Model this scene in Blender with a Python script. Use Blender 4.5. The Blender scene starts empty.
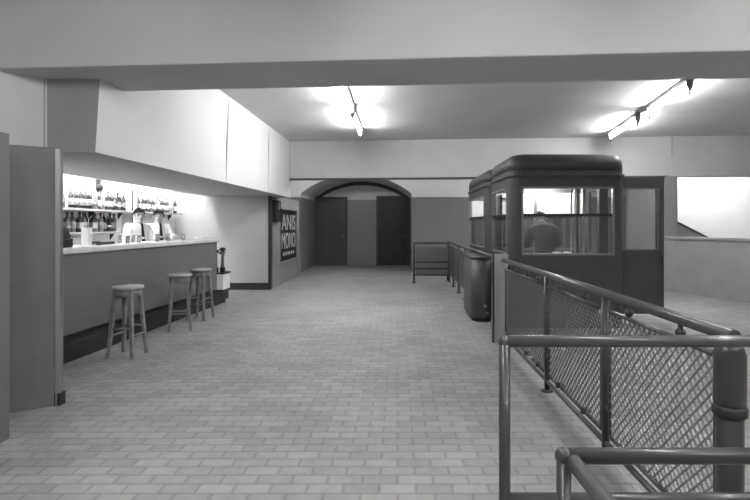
import bpy, bmesh, math, random
from mathutils import Vector, Matrix
random.seed(7)
C = bpy.context.scene.collection
sc = bpy.context.scene
H = 1.45                      # eye height
CEIL = 3.42
PI = math.pi

# ------------------------------------------------------------------ materials
def mat(name, v, rough=.6, metal=0., noise=0., scale=6., bump=0., bscale=60., spec=.4, coat=0.):
    m = bpy.data.materials.new(name); m.use_nodes = True
    nt = m.node_tree; b = nt.nodes['Principled BSDF']
    b.inputs['Base Color'].default_value = (v, v, v, 1)
    b.inputs['Roughness'].default_value = rough; b.inputs['Metallic'].default_value = metal
    b.inputs['Specular IOR Level'].default_value = spec
    if coat: b.inputs['Coat Weight'].default_value = coat
    tc = nt.nodes.new('ShaderNodeTexCoord')
    if noise:
        n = nt.nodes.new('ShaderNodeTexNoise'); n.inputs['Scale'].default_value = scale; n.inputs['Detail'].default_value = 6
        nt.links.new(tc.outputs['Object'], n.inputs['Vector'])
        r = nt.nodes.new('ShaderNodeMapRange')
        r.inputs['From Min'].default_value = .25; r.inputs['From Max'].default_value = .75
        r.inputs['To Min'].default_value = v*(1-noise); r.inputs['To Max'].default_value = v*(1+noise)
        nt.links.new(n.outputs['Fac'], r.inputs['Value']); nt.links.new(r.outputs['Result'], b.inputs['Base Color'])
    if bump:
        n = nt.nodes.new('ShaderNodeTexNoise'); n.inputs['Scale'].default_value = bscale; n.inputs['Detail'].default_value = 4
        nt.links.new(tc.outputs['Object'], n.inputs['Vector'])
        bp = nt.nodes.new('ShaderNodeBump'); bp.inputs['Strength'].default_value = bump; bp.inputs['Distance'].default_value = .01
        nt.links.new(n.outputs['Fac'], bp.inputs['Height']); nt.links.new(bp.outputs['Normal'], b.inputs['Normal'])
    return m

def emit(name, s):
    m = bpy.data.materials.new(name); m.use_nodes = True
    nt = m.node_tree; nt.nodes.clear()
    e = nt.nodes.new('ShaderNodeEmission'); e.inputs['Strength'].default_value = s
    o = nt.nodes.new('ShaderNodeOutputMaterial'); nt.links.new(e.outputs[0], o.inputs['Surface'])
    return m

def glass(name, alpha=.12, v=.9):
    m = bpy.data.materials.new(name); m.use_nodes = True
    nt = m.node_tree; nt.nodes.clear()
    t = nt.nodes.new('ShaderNodeBsdfTransparent'); t.inputs['Color'].default_value = (v, v, v, 1)
    g = nt.nodes.new('ShaderNodeBsdfGlossy'); g.inputs['Roughness'].default_value = .05
    mx = nt.nodes.new('ShaderNodeMixShader'); mx.inputs['Fac'].default_value = alpha
    o = nt.nodes.new('ShaderNodeOutputMaterial')
    nt.links.new(t.outputs[0], mx.inputs[1]); nt.links.new(g.outputs[0], mx.inputs[2]); nt.links.new(mx.outputs[0], o.inputs['Surface'])
    return m

def two_tone(name, low, high, zcut, rough_low=.35):
    m = mat(name, high, .6, noise=.05, scale=3)
    nt = m.node_tree; b = nt.nodes['Principled BSDF']
    src = b.inputs['Base Color'].links[0].from_socket
    g = nt.nodes.new('ShaderNodeNewGeometry'); s = nt.nodes.new('ShaderNodeSeparateXYZ')
    nt.links.new(g.outputs['Position'], s.inputs[0])
    gt = nt.nodes.new('ShaderNodeMath'); gt.operation = 'GREATER_THAN'; gt.inputs[1].default_value = zcut
    nt.links.new(s.outputs['Z'], gt.inputs[0])
    mul = nt.nodes.new('ShaderNodeMath'); mul.operation = 'MULTIPLY'; mul.inputs[1].default_value = low/high
    nt.links.new(src, mul.inputs[0])
    mx = nt.nodes.new('ShaderNodeMix'); mx.data_type = 'FLOAT'
    nt.links.new(gt.outputs[0], mx.inputs[0]); nt.links.new(mul.outputs[0], mx.inputs[2]); nt.links.new(src, mx.inputs[3])
    nt.links.new(mx.outputs[0], b.inputs['Base Color'])
    mr = nt.nodes.new('ShaderNodeMapRange'); mr.inputs['To Min'].default_value = rough_low; mr.inputs['To Max'].default_value = .7
    nt.links.new(gt.outputs[0], mr.inputs['Value']); nt.links.new(mr.outputs['Result'], b.inputs['Roughness'])
    return m

def floor_mat():
    m = bpy.data.materials.new('floor_tiles'); m.use_nodes = True
    nt = m.node_tree; L = nt.links; b = nt.nodes['Principled BSDF']
    def M(op, a, c=None):
        n = nt.nodes.new('ShaderNodeMath'); n.operation = op
        for i, x in enumerate((a, c)):
            if x is None: continue
            if isinstance(x, (int, float)): n.inputs[i].default_value = x
            else: L.new(x, n.inputs[i])
        return n.outputs[0]
    def MIX(f, a, c):
        n = nt.nodes.new('ShaderNodeMix'); n.data_type = 'FLOAT'
        for s, x in ((0, f), (2, a), (3, c)):
            if isinstance(x, (int, float)): n.inputs[s].default_value = x
            else: L.new(x, n.inputs[s])
        return n.outputs[0]
    tc = nt.nodes.new('ShaderNodeTexCoord'); sp = nt.nodes.new('ShaderNodeSeparateXYZ')
    L.new(tc.outputs['Object'], sp.inputs[0])
    v = M('DIVIDE', sp.outputs[1], .1); fv = M('FLOOR', v)
    u = M('ADD', M('DIVIDE', sp.outputs[0], .2), M('MULTIPLY', M('FLOORED_MODULO', fv, 2), .5)); fu = M('FLOOR', u)
    fu_ = M('FRACT', u); fv_ = M('FRACT', v)
    du = M('MULTIPLY', M('MINIMUM', fu_, M('SUBTRACT', 1, fu_)), 2); dv = M('MINIMUM', fv_, M('SUBTRACT', 1, fv_))
    d = M('MINIMUM', du, dv)
    mr = nt.nodes.new('ShaderNodeMapRange'); mr.inputs['From Min'].default_value = .03; mr.inputs['From Max'].default_value = .12
    L.new(d, mr.inputs['Value']); tile = mr.outputs['Result']
    cmb = nt.nodes.new('ShaderNodeCombineXYZ'); L.new(fu, cmb.inputs[0]); L.new(fv, cmb.inputs[1]); 
    wn = nt.nodes.new('ShaderNodeTexWhiteNoise'); L.new(cmb.outputs[0], wn.inputs['Vector'])
    n1 = nt.nodes.new('ShaderNodeTexNoise'); n1.inputs['Scale'].default_value = .9; n1.inputs['Detail'].default_value = 7; n1.inputs['Roughness'].default_value = .65
    L.new(tc.outputs['Object'], n1.inputs['Vector'])
    n2 = nt.nodes.new('ShaderNodeTexNoise'); n2.inputs['Scale'].default_value = 14; n2.inputs['Detail'].default_value = 5
    L.new(tc.outputs['Object'], n2.inputs['Vector'])
    base = M('ADD', .315, M('MULTIPLY', M('SUBTRACT', wn.outputs['Value'], .5), .07))
    base = M('ADD', base, M('MULTIPLY', M('SUBTRACT', n1.outputs['Fac'], .5), .3))
    base = M('ADD', base, M('MULTIPLY', M('SUBTRACT', n2.outputs['Fac'], .5), .12))
    col = MIX(tile, M('MULTIPLY', base, .73), base)
    L.new(col, b.inputs['Base Color'])
    ro = M('ADD', .42, M('MULTIPLY', n1.outputs['Fac'], .3)); L.new(ro, b.inputs['Roughness'])
    b.inputs['Specular IOR Level'].default_value = .35
    bp = nt.nodes.new('ShaderNodeBump'); bp.inputs['Strength'].default_value = .35; bp.inputs['Distance'].default_value = .004
    L.new(tile, bp.inputs['Height']); L.new(bp.outputs['Normal'], b.inputs['Normal'])
    return m

M_ = dict(
    floor=floor_mat(),
    ceil=mat('ceiling_plaster', .6, .9, noise=.05, scale=2, bump=.15, bscale=90),
    plaster=mat('pale_plaster', .55, .8, noise=.05, scale=1.6),
    beam=mat('beam_plaster', .5, .85, noise=.06, scale=1.2),
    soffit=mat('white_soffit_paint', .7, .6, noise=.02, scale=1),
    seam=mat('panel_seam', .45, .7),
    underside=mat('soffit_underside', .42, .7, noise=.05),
    white=mat('white_wall_paint', .8, .6, noise=.03),
    returnwall=mat('return_wall_paint', .42, .6, noise=.03),
    dado=two_tone('gloss_dado_wall', .22, .74, 2.31),
    recess=two_tone('recess_dado_wall', .27, .78, 2.36),
    partition=mat('grey_partition', .14, .5, noise=.1, scale=3),
    grey=mat('grey_paint', .3, .5, noise=.06),
    signwall=mat('sign_wall_paint', .3, .45, noise=.08, scale=3),
    dark=mat('dark_skirting', .03, .4),
    moulding=mat('dark_moulding', .06, .5),
    door=mat('dark_door_paint', .085, .4, noise=.1, scale=4),
    door2=mat('black_door_paint', .03, .4, noise=.1, scale=4),
    booth=mat('booth_dark_enamel', .062, .48, noise=.06, scale=4, coat=.1),
    boothtrim=mat('booth_trim', .2, .35, metal=.4),
    boothin=mat('booth_interior', .3, .6),
    rail=mat('railing_enamel', .038, .35, noise=.08, scale=20, coat=.25),
    railtop=mat('worn_rail_enamel', .06, .3, noise=.15, scale=15, coat=.4),
    mesh=mat('wire_mesh', .2, .4, metal=.3),
    plate=mat('grey_post_plate', .36, .5, noise=.05),
    chrome=mat('chrome', .6, .2, metal=1),
    steel=mat('worn_steel', .35, .35, metal=.8),
    counter=mat('counter_laminate', .14, .45, noise=.08, scale=2),
    worktop=mat('counter_marble', .62, .3, noise=.12, scale=8),
    plinth=mat('plinth_black', .02, .5, noise=.4, scale=12),
    wood=mat('stool_wood', .2, .5, noise=.25, scale=14),
    woodlight=mat('stool_seat_wood', .36, .42, noise=.15, scale=10),
    glass=glass('window_glass', .1, .92),
    doorglass=glass('door_glass', .3, .6),
    clear=glass('clear_bottle_glass', .35, .8),
    bdark=mat('dark_bottle_glass', .02, .1, spec=.6),
    bmid=mat('brown_bottle_glass', .05, .15, spec=.6),
    bpale=mat('pale_bottle_glass', .16, .2, spec=.6),
    label=mat('paper_label', .3, .7),
    labeldark=mat('dark_paper_label', .1, .7),
    cap=mat('bottle_cap', .25, .35, metal=.5),
    skin=mat('skin', .42, .55), eye=mat('eye_dark', .03, .3), lip=mat('lips', .25, .5),
    hair=mat('dark_hair', .006, .8, spec=.1, noise=.3, scale=40, bump=.5, bscale=80),
    coat=mat('white_jacket_cloth', .8, .8, bump=.1, bscale=30),
    cloth=mat('dark_jacket_cloth', .05, .85, bump=.1, bscale=40),
    trousers=mat('dark_trousers', .03, .85), tie=mat('black_tie', .015, .6), shoe=mat('black_shoe', .02, .3),
    paper=mat('white_paper', .8, .8), black=mat('black_metal', .02, .4),
    signface=mat('black_sign_face', .015, .35), signtext=mat('white_lettering', .5, .5), signframe=mat('pale_sign_frame', .3, .5),
    tube=emit('fluorescent_tube', 25), tubebar=emit('bar_fluorescent_tube', 29), tubebooth=emit('booth_tube', 45), fillstair=emit('stair_fill_tube', 38),
    batten=mat('lamp_batten', .2, .5),
)

# ------------------------------------------------------------------ mesh builder
def wloc(o):
    v = Vector((0, 0, 0))
    while o is not None:
        v += o.location; o = o.parent
    return v

class MB:
    def __init__(s): s.v = []; s.f = []; s.mi = []; s.sm = []; s.cur = 0
    def add(s, vs, fs, smooth=False):
        n = len(s.v); s.v += [Vector(p) for p in vs]
        for f in fs:
            s.f.append([n+i for i in f]); s.mi.append(s.cur); s.sm.append(smooth)
        return s
    def box(s, x0, x1, y0, y1, z0, z1):
        return s.hexa([(x0,y0),(x1,y0),(x1,y1),(x0,y1)], z0, z1)
    def hexa(s, poly, z0, z1):
        return s.prism(poly, z0, z1)
    def prism(s, poly, z0, z1, smooth=False):
        n = len(poly)
        vs = [(p[0],p[1],z0) for p in poly] + [(p[0],p[1],z1) for p in poly]
        a = sum(poly[i][0]*poly[(i+1)%n][1]-poly[(i+1)%n][0]*poly[i][1] for i in range(n))
        fs = []
        for i in range(n):
            j = (i+1) % n; fs.append([i, j, n+j, n+i])
        caps = [list(range(n))[::-1], [n+i for i in range(n)]]
        if a < 0: fs = [f[::-1] for f in fs]; caps = [f[::-1] for f in caps]
        s.add(vs, fs, smooth)
        k = len(s.v)-2*n
        for c in caps: s.f.append([k+i for i in c]); s.mi.append(s.cur); s.sm.append(False)
        return s
    def extr(s, poly, vec):                              # planar 3-D polygon pushed along vec
        n = len(poly); vec = Vector(vec); P = [Vector(p) for p in poly]
        nrm = Vector((0,0,0))
        for i in range(n): nrm += P[i].cross(P[(i+1)%n])
        fs = [[i, (i+1)%n, n+(i+1)%n, n+i] for i in range(n)] + [list(range(n))[::-1], [n+i for i in range(n)]]
        if nrm.dot(vec) < 0: fs = [f[::-1] for f in fs]
        return s.add(P + [p+vec for p in P], fs)
    def obox(s, c, size, rz=0, rx=0):
        R = Matrix.Rotation(rz,3,'Z') @ Matrix.Rotation(rx,3,'X'); c = Vector(c); h = [q/2 for q in size]
        vs = [c + R @ Vector((a*h[0], b*h[1], d*h[2])) for d in (-1,1) for a,b in ((-1,-1),(1,-1),(1,1),(-1,1))]
        return s.add(vs, [[3,2,1,0],[4,5,6,7],[0,1,5,4],[1,2,6,5],[2,3,7,6],[3,0,4,7]])
    def cyl(s, p0, p1, r0, r1=None, n=12, cap=True):
        r1 = r0 if r1 is None else r1
        p0 = Vector(p0); p1 = Vector(p1); d = (p1-p0).normalized()
        a = d.orthogonal().normalized(); b = d.cross(a)
        vs = [p0 + r0*(a*math.cos(t)+b*math.sin(t)) for t in [2*PI*i/n for i in range(n)]]
        vs += [p1 + r1*(a*math.cos(t)+b*math.sin(t)) for t in [2*PI*i/n for i in range(n)]]
        s.add(vs, [[i,(i+1)%n,n+(i+1)%n,n+i] for i in range(n)], True)
        if cap:
            k = len(s.v)-2*n
            for f in ([k+i for i in range(n)][::-1], [k+n+i for i in range(n)]):
                s.f.append(f); s.mi.append(s.cur); s.sm.append(False)
        return s
    def bar(s, p0, p1, w0, w1=None):                     # square tapering bar
        w1 = w0 if w1 is None else w1
        p0 = Vector(p0); p1 = Vector(p1)
        vs = [p + Vector((a*w/2, b*w/2, 0)) for p, w in ((p0,w0),(p1,w1)) for a,b in ((-1,-1),(1,-1),(1,1),(-1,1))]
        fs = [[3,2,1,0],[4,5,6,7],[0,1,5,4],[1,2,6,5],[2,3,7,6],[3,0,4,7]]
        if p1.z < p0.z: fs = [f[::-1] for f in fs]
        return s.add(vs, fs)
    def tube(s, pts, r, n=12):
        P = [Vector(p) for p in pts]; rings = []
        ref = None
        for i, p in enumerate(P):
            d = (P[min(i+1,len(P)-1)] - P[max(i-1,0)]).normalized()
            if ref is None: ref = d.orthogonal().normalized()
            a = (ref - d*ref.dot(d)).normalized(); ref = a; b = d.cross(a)
            rings.append([p + r*(a*math.cos(2*PI*k/n)+b*math.sin(2*PI*k/n)) for k in range(n)])
        vs = [q for R in rings for q in R]; fs = []
        for i in range(len(P)-1):
            for k in range(n): fs.append([i*n+k, i*n+(k+1)%n, (i+1)*n+(k+1)%n, (i+1)*n+k])
        s.add(vs, fs, True); k = len(s.v)-len(vs); m = (len(P)-1)*n
        for f in ([k+i for i in range(n)][::-1], [k+m+i for i in range(n)]):
            s.f.append(f); s.mi.append(s.cur); s.sm.append(False)
        return s
    def lathe(s, prof, c=(0,0,0), n=16):
        vs = []; fs = []
        for r, z in prof:
            for k in range(n): vs.append((c[0]+r*math.cos(2*PI*k/n), c[1]+r*math.sin(2*PI*k/n), c[2]+z))
        for i in range(len(prof)-1):
            for k in range(n): fs.append([i*n+k, i*n+(k+1)%n, (i+1)*n+(k+1)%n, (i+1)*n+k])
        s.add(vs, fs, True); k = len(s.v)-len(vs); m = (len(prof)-1)*n
        for f, r in (([k+i for i in range(n)][::-1], prof[0][0]), ([k+m+i for i in range(n)], prof[-1][0])):
            if r > 1e-4: s.f.append(f); s.mi.append(s.cur); s.sm.append(False)
        return s
    def sphere(s, c, r, n=14, m=9, rot=None):
        r = (r,)*3 if isinstance(r, (int,float)) else r
        vs = []; fs = []
        for i in range(m+1):
            t = PI*i/m
            for k in range(n):
                p = Vector((r[0]*math.sin(t)*math.cos(2*PI*k/n), r[1]*math.sin(t)*math.sin(2*PI*k/n), -r[2]*math.cos(t)))
                if rot: p = rot @ p
                vs.append(Vector(c)+p)
        for i in range(m):
            for k in range(n): fs.append([i*n+k, i*n+(k+1)%n, (i+1)*n+(k+1)%n, (i+1)*n+k])
        return s.add(vs, fs, True)
    def ring(s, outer, inner, z0, z1):                   # closed wall between two 2-D loops of equal length
        n = len(outer)
        vs = [(p[0],p[1],z) for z in (z0,z1) for L in (outer,inner) for p in L]; fs = []
        for i in range(n):
            j = (i+1)%n
            fs += [[i,j,2*n+j,2*n+i],[n+j,n+i,3*n+i,3*n+j],[2*n+i,2*n+j,3*n+j,3*n+i],[j,i,n+i,n+j]]
        return s.add(vs, fs)
    def mesh_from(s, me, M=None):
        vs = [(M @ v.co) if M else v.co.copy() for v in me.vertices]
        return s.add(vs, [list(p.vertices) for p in me.polygons], True)
    def build(s, name, m, parent=None, bevel=0, world=True, merge=False):
        me = bpy.data.meshes.new(name)
        off = wloc(parent) if (parent is not None and world) else Vector((0,0,0))
        me.from_pydata([p-off for p in s.v], [], s.f)
        for mm in (m if isinstance(m, (list,tuple)) else [m]): me.materials.append(M_[mm] if isinstance(mm,str) else mm)
        for p, a, b in zip(me.polygons, s.mi, s.sm): p.material_index = a; p.use_smooth = b
        me.update()
        if merge:
            bm = bmesh.new(); bm.from_mesh(me); bmesh.ops.remove_doubles(bm, verts=bm.verts, dist=1e-4)
            bmesh.ops.recalc_face_normals(bm, faces=bm.faces); bm.to_mesh(me); bm.free()
        o = bpy.data.objects.new(name, me); C.objects.link(o)
        if parent is not None: o.parent = parent
        if bevel:
            b = o.modifiers.new('bevel', 'BEVEL'); b.width = bevel; b.segments = 2; b.limit_method = 'ANGLE'; b.angle_limit = math.radians(40)
        return o

def thing(name, label, cat, loc=(0,0,0), group=None):
    o = bpy.data.objects.new(name, None); C.objects.link(o); o.location = loc; o.empty_display_size = .1
    return tag(o, label, cat, group)
def tag(o, label, cat, group=None):
    o['label'] = label; o['category'] = cat
    if group: o['group'] = group
    return o
def struct(o, label=None):
    o['kind'] = 'structure'
    if label: o['label'] = label
    return o
def copy_tree(o, parent=None):
    c = o.copy(); C.objects.link(c)
    if parent is not None: c.parent = parent
    for ch in list(o.children): copy_tree(ch, c)
    return c

# ------------------------------------------------------------------ the setting
struct(MB().box(-6.5, 9.5, -4, 18.3, -.12, 0).build('floor', 'floor'), 'pale grey tiled floor of small staggered tiles')
struct(MB().box(-6.5, 9.5, -4, 18.3, CEIL, CEIL+.15).build('ceiling', 'ceil'), 'grey plaster ceiling')
struct(MB().box(-6.5, 9.5, -4.2, -4, 0, CEIL).build('wall_back', 'plaster'))
struct(MB().box(9.5, 9.7, -4.2, 18.3, 0, CEIL).build('wall_right', 'plaster'))
struct(MB().box(-4.8, -4.6, -4, 4.46, 0, CEIL).build('wall_left', 'plaster'))
struct(MB().box(-6.5, -3.14, 4.44, 4.6, 0, CEIL).build('wall_bar_near', 'grey'))
struct(MB().prism([(-3.5,4.0),(-3.13,4.46),(-3.2,4.5),(-3.6,4.05)], 2.1, CEIL).build('wall_panel', 'plaster'), 'pale wall panel high on the left below the beam')
# near beam, turned a little: front edge Y 4.19 left .. 3.67 right, back edge 4.93 .. 4.39
bx0, bx1 = -4.6, 9.5
fy = lambda x: 3.915 - .072*x
by = lambda x: 4.67 - .075*x
struct(MB().prism([(bx0,fy(bx0)),(bx1,fy(bx1)),(bx1,by(bx1)),(bx0,by(bx0))], 2.75, CEIL).build('trim_1', 'beam', bevel=.012), 'deep plaster beam across the ceiling in front')
# white soffit over the bar
def soffit():
    b = MB()
    x0b, x0t, x1 = -2.70, -2.62, -2.55
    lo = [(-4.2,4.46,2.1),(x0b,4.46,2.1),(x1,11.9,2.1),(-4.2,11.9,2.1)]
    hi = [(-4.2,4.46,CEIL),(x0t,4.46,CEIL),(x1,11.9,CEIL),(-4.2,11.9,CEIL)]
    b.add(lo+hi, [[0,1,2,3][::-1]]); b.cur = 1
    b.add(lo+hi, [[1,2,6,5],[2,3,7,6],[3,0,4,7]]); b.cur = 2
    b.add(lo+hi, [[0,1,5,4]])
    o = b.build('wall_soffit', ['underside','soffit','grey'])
    struct(o, 'white boxed soffit hanging over the bar')
    for t in (.43, .74):
        y = 4.46+(11.9-4.46)*t
        xb = x0b+(x1-x0b)*t; xt = x0t+(x1-x0t)*t
        MB().add([(xb+.003,y,2.1),(xb+.003,y+.008,2.1),(xt+.003,y+.008,CEIL),(xt+.003,y,CEIL),
                  (xb-.02,y,2.1),(xb-.02,y+.008,2.1),(xt-.02,y+.008,CEIL),(xt-.02,y,CEIL)],
                 [[0,1,2,3],[0,3,7,4],[1,5,6,2],[4,5,1,0],[3,2,6,7]]).build('seam', 'seam', o)
soffit()
struct(MB().box(-4.3, -4.2, 4.46, 11.2, 2.1, CEIL).build('trim_2', 'white'))
struct(MB().box(-6.5, -4.3, 4.46, 11.2, 2.62, 2.72).build('ceiling_bar', 'white'))
struct(MB().box(-5.2, -5.0, 4.46, 11.2, 0, 2.62).build('wall_bar', 'white'), 'white back wall of the bar')
struct(MB().box(-6.5, -2.88, 11.2, 11.32, 0, 2.62).build('wall_return', 'returnwall'), 'pale return wall closing the far end of the bar')
struct(MB().box(-5.0, -2.88, 11.185, 11.2, 0, .155).build('baseboard_return', 'dark'))
# sign wall
struct(MB().box(-3.05, -2.86, 11.32, 14.3, 0, 2.14).build('wall_sign', 'signwall'), 'grey wall section carrying the sign')
struct(MB().prism([(-2.86+.1*math.cos(t)-.1, 14.42+.12*math.sin(t)) for t in [2*PI*k/20 for k in range(20)]], 0, 2.14, True).build('trim_3', 'grey'))
struct(MB().box(-2.90, -2.845, 11.17, 11.33, 0, 2.1).build('trim_4', 'dark'))
# bulkhead at the end of the hall
hy = lambda x: 11.75 - .075*(x+2.55)
struct(MB().prism([(-2.55,hy(-2.55)),(9.5,hy(9.5)),(9.5,hy(9.5)+.3),(-2.55,hy(-2.55)+.3)], 2.53, CEIL).build('wall_bulkhead', 'plaster', bevel=.01), 'pale bulkhead across the far end of the hall')
struct(MB().prism([(-2.55,hy(-2.55)-.02),(6.0,hy(6.0)-.02),(6.0,hy(6.0)+.02),(-2.55,hy(-2.55)+.02)], 2.495, 2.545).build('trim_5', 'moulding'), 'dark moulding under the bulkhead')
struct(MB().box(6.05, 6.09, hy(6.05)-.03, hy(6.05), 3.0, CEIL).build('trim_6', 'seam'))
# far wall with the arched recess
AX0, AX1, SPR, RISE = -3.0, .42, 2.42, .6
acx = (AX0+AX1)/2; aw = (AX1-AX0)/2; AR = (aw*aw+RISE*RISE)/(2*RISE); acz = SPR+RISE-AR
NA = 28
arc = []
for k in range(NA+1):
    x = AX0 + (AX1-AX0)*k/NA
    arc.append((x, acz+math.sqrt(max(0, AR*AR-(x-acx)**2))))
FY, BY = 15.4, 18.1
b = MB()
b.add([(-6.5,FY,0),(AX0,FY,0),(AX0,FY,CEIL),(-6.5,FY,CEIL)], [[0,1,2,3]])
b.add([(AX1,FY,0),(9.5,FY,0),(9.5,FY,CEIL),(AX1,FY,CEIL)], [[0,1,2,3]])
for k in range(NA):
    (xa,za),(xb,zb) = arc[k], arc[k+1]
    b.add([(xa,FY,za),(xb,FY,zb),(xb,FY,CEIL),(xa,FY,CEIL)], [[0,1,2,3]])
    b.add([(xa,FY,za),(xb,FY,zb),(xb,BY,zb),(xa,BY,za)], [[0,3,2,1]], True)
b.add([(AX0,FY,0),(AX0,BY,0),(AX0,BY,SPR),(AX0,FY,SPR)], [[0,1,2,3]])
b.add([(AX1,FY,0),(AX1,BY,0),(AX1,BY,SPR),(AX1,FY,SPR)], [[3,2,1,0]])
struct(b.build('wall_far', 'dado'), 'far wall with a grey dado and an arched opening')
b = MB(); b.extr([(AX0,BY,0),(AX1,BY,0)] + [(x,BY,z) for x,z in arc[::-1]], (0,.15,0))
struct(b.build('wall_recess', 'recess'), 'back wall of the arched recess')
b = MB()
for k in range(NA):
    (xa,za),(xb,zb) = arc[k], arc[k+1]
    b.add([(xa,BY-.05,za-.13),(xb,BY-.05,zb-.13),(xb,BY-.05,zb),(xa,BY-.05,za),(xa,BY,za-.13),(xb,BY,zb-.13),(xb,BY,zb),(xa,BY,za)],
          [[0,1,2,3],[1,0,4,5],[3,2,6,7]])
struct(b.build('trim_7', 'moulding'), 'dark curved band under the vault')  # dark strip following the arch line on the recess wall
def flush_door(name, x0, x1, z1, m, label):
    o = MB().box(x0, x1, BY-.07, BY-.02, .01, z1).build(name, m, bevel=.006); struct(o, label)
    w = x1-x0
    MB().box(x0-.06, x0, BY-.1, BY, 0, z1+.06).box(x1, x1+.06, BY-.1, BY, 0, z1+.06).box(x0, x1, BY-.1, BY, z1, z1+.06).build('door_frame', 'moulding', o)
    for z0_, z1_ in ((.25,1.0),(1.2,z1-.2)):
        MB().box(x0+.15, x1-.15, BY-.085, BY-.07, z0_, z1_).build('door_panel', m, o, bevel=.008)
    MB().cyl((x1-.08,BY-.07,1.05),(x1-.08,BY-.13,1.05),.012).sphere((x1-.08,BY-.14,1.05),.028).build('door_knob', 'steel', o)
flush_door('door_1', -2.9, -1.9, 2.4, 'door', 'dark grey door at the left of the arched recess')
flush_door('door_2', -.72, .34, 2.44, 'door2', 'black door at the right of the arched recess')
# stair opening on the right
struct(MB().box(5.92, 6.2, hy(6)-.02, hy(6)+.3, 0, 2.53).build('wall_pier', 'grey'), 'grey pier beside the stair opening')
struct(MB().box(6.1, 9.5, 13.2, 13.35, 0, CEIL).build('wall_stair', 'white'), 'bright white wall of the stairwell')
struct(MB().extr([(6.2,11.25,0),(8.0,11.25,0),(8.0,11.25,.62),(6.2,11.25,1.53)], (0,.1,0)).build('wall_stringer', 'grey'), 'sloping stair wall running down behind the parapet')
struct(MB().extr([(6.2,11.22,1.53),(8.0,11.22,.62),(8.0,11.22,.66),(6.2,11.22,1.57)], (0,.16,0)).build('trim_8', 'moulding'), 'dark sloping capping on the stair wall')
pp = [(5.9,11.05),(7.9,5.2)]
d = (Vector(pp[1])-Vector(pp[0])).normalized(); nrm = Vector((d.y,-d.x))*-1
q = lambda i, t: (pp[i][0]+nrm.x*t, pp[i][1]+nrm.y*t)
struct(MB().prism([q(0,0),q(1,0),q(1,.16),q(0,.16)], 0, 1.14).build('wall_parapet', 'signwall'), 'grey parapet wall guarding the stairwell')
struct(MB().prism([q(0,-.03),q(1,-.03),q(1,.19),q(0,.19)], 1.14, 1.2).build('trim_9', 'signwall', bevel=.01), 'projecting capping of the parapet')
# partition and pilaster at the left edge
pv = [(-3.2,3.70),(-2.73,4.03),(-2.75,4.075),(-3.2,3.76)]
o = MB().prism(pv, 0, 2.07).build('wall_partition', 'partition', bevel=.004); struct(o, 'grey partition panel at the near end of the bar')
MB().prism([(-2.745,4.005),(-2.715,4.02),(-2.735,4.085),(-2.765,4.07)], 0, 2.06).build('edge_strip', 'steel', o)
MB().box(-2.775, -2.71, 4.01, 4.075, 0, .1).build('edge_foot', 'dark', o)
struct(MB().box(-3.1, -2.64, 3.28, 3.4, 0, 2.07).build('wall_pilaster', 'partition', bevel=.005), 'grey panel end at the left edge of the hall')

# ------------------------------------------------------------------ fluorescent lamps
def lamp(x0, y0, x1, y1, label, tube='tube', group=None, z=CEIL, end=0):
    p0 = Vector((x0,y0,0)); p1 = Vector((x1,y1,0)); d = (p1-p0); Ln = d.length; d.normalize(); rz = math.atan2(d.y,d.x)
    mid = (p0+p1)/2
    t = thing('fluorescent_ceiling_lamp', label, 'lamp', (mid.x,mid.y,z), group)
    MB().obox((mid.x,mid.y,z-.034),(Ln+.06,.075,.068),rz).build('batten', 'batten', t, bevel=.004)
    zt = z-.135
    MB().cyl(p0+d*.03+Vector((0,0,zt)), p1-d*.03+Vector((0,0,zt)), .019).build('tube', tube, t)
    for p, s in ((p0,1),(p1,-1)):
        b = MB(); n = Vector((-d.y,d.x,0)); c = p + d*s*.005
        b.extr([c+n*.055+Vector((0,0,z-.03)), c-n*.055+Vector((0,0,z-.03)), c-n*.028+Vector((0,0,zt-.03)), c+n*.028+Vector((0,0,zt-.03))], d*s*.03)
        h = b.build('lamp_holder', 'batten', t, bevel=.003)
        MB().lathe([(.002,-.075),(.012,-.06),(.007,-.04),(.012,-.025),(.018,0)], (c.x+d.x*s*.015,c.y+d.y*s*.015,zt-.03), 10).build('finial', 'black', h)
    return t
G = 'fluorescent ceiling lamps'
lamp(-.75, 6.45, -.75, 8.05, 'bare ceiling tube nearer the beam in the left pair', group=G)
lamp(-.76, 8.35, -.76, 10.1, 'bare ceiling tube nearer the arch in the left pair', group=G)
lamp(3.86, 6.6, 4.12, 8.2, 'bare ceiling tube on the right, nearer the beam', group=G)
lamp(4.2, 8.75, 4.46, 10.5, 'bare ceiling tube on the right, above the booth roof', group=G)
for x in (-.8, 1.7, 4.2):
    for y in (-.9, 1.5):
        lamp(x, y-.8, x, y+.8, 'unseen ceiling tube on the near side of the beam', group='ceiling tubes before the beam')  # out of view; middle row added to brighten the beam face
for x in (-1.6, 3.6): lamp(x-.8, 13.4, x+.8, 13.4, 'unseen added ceiling tube behind the bulkhead', group='added tubes behind the bulkhead')  # hidden tubes added to light the far wall beyond the bulkhead
lamp(7.2, 12.2, 8.6, 12.2, 'unseen added tube brightening the white stairwell', 'fillstair')  # unseen lamp added to make the stairwell wall bright
for y in (5.6, 7.6, 9.8): lamp(-4.46, y-.75, -4.46, y+.75, 'bare tube under the ceiling behind the bar soffit', 'tubebar', 'tubes over the bar', 2.62)

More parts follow.
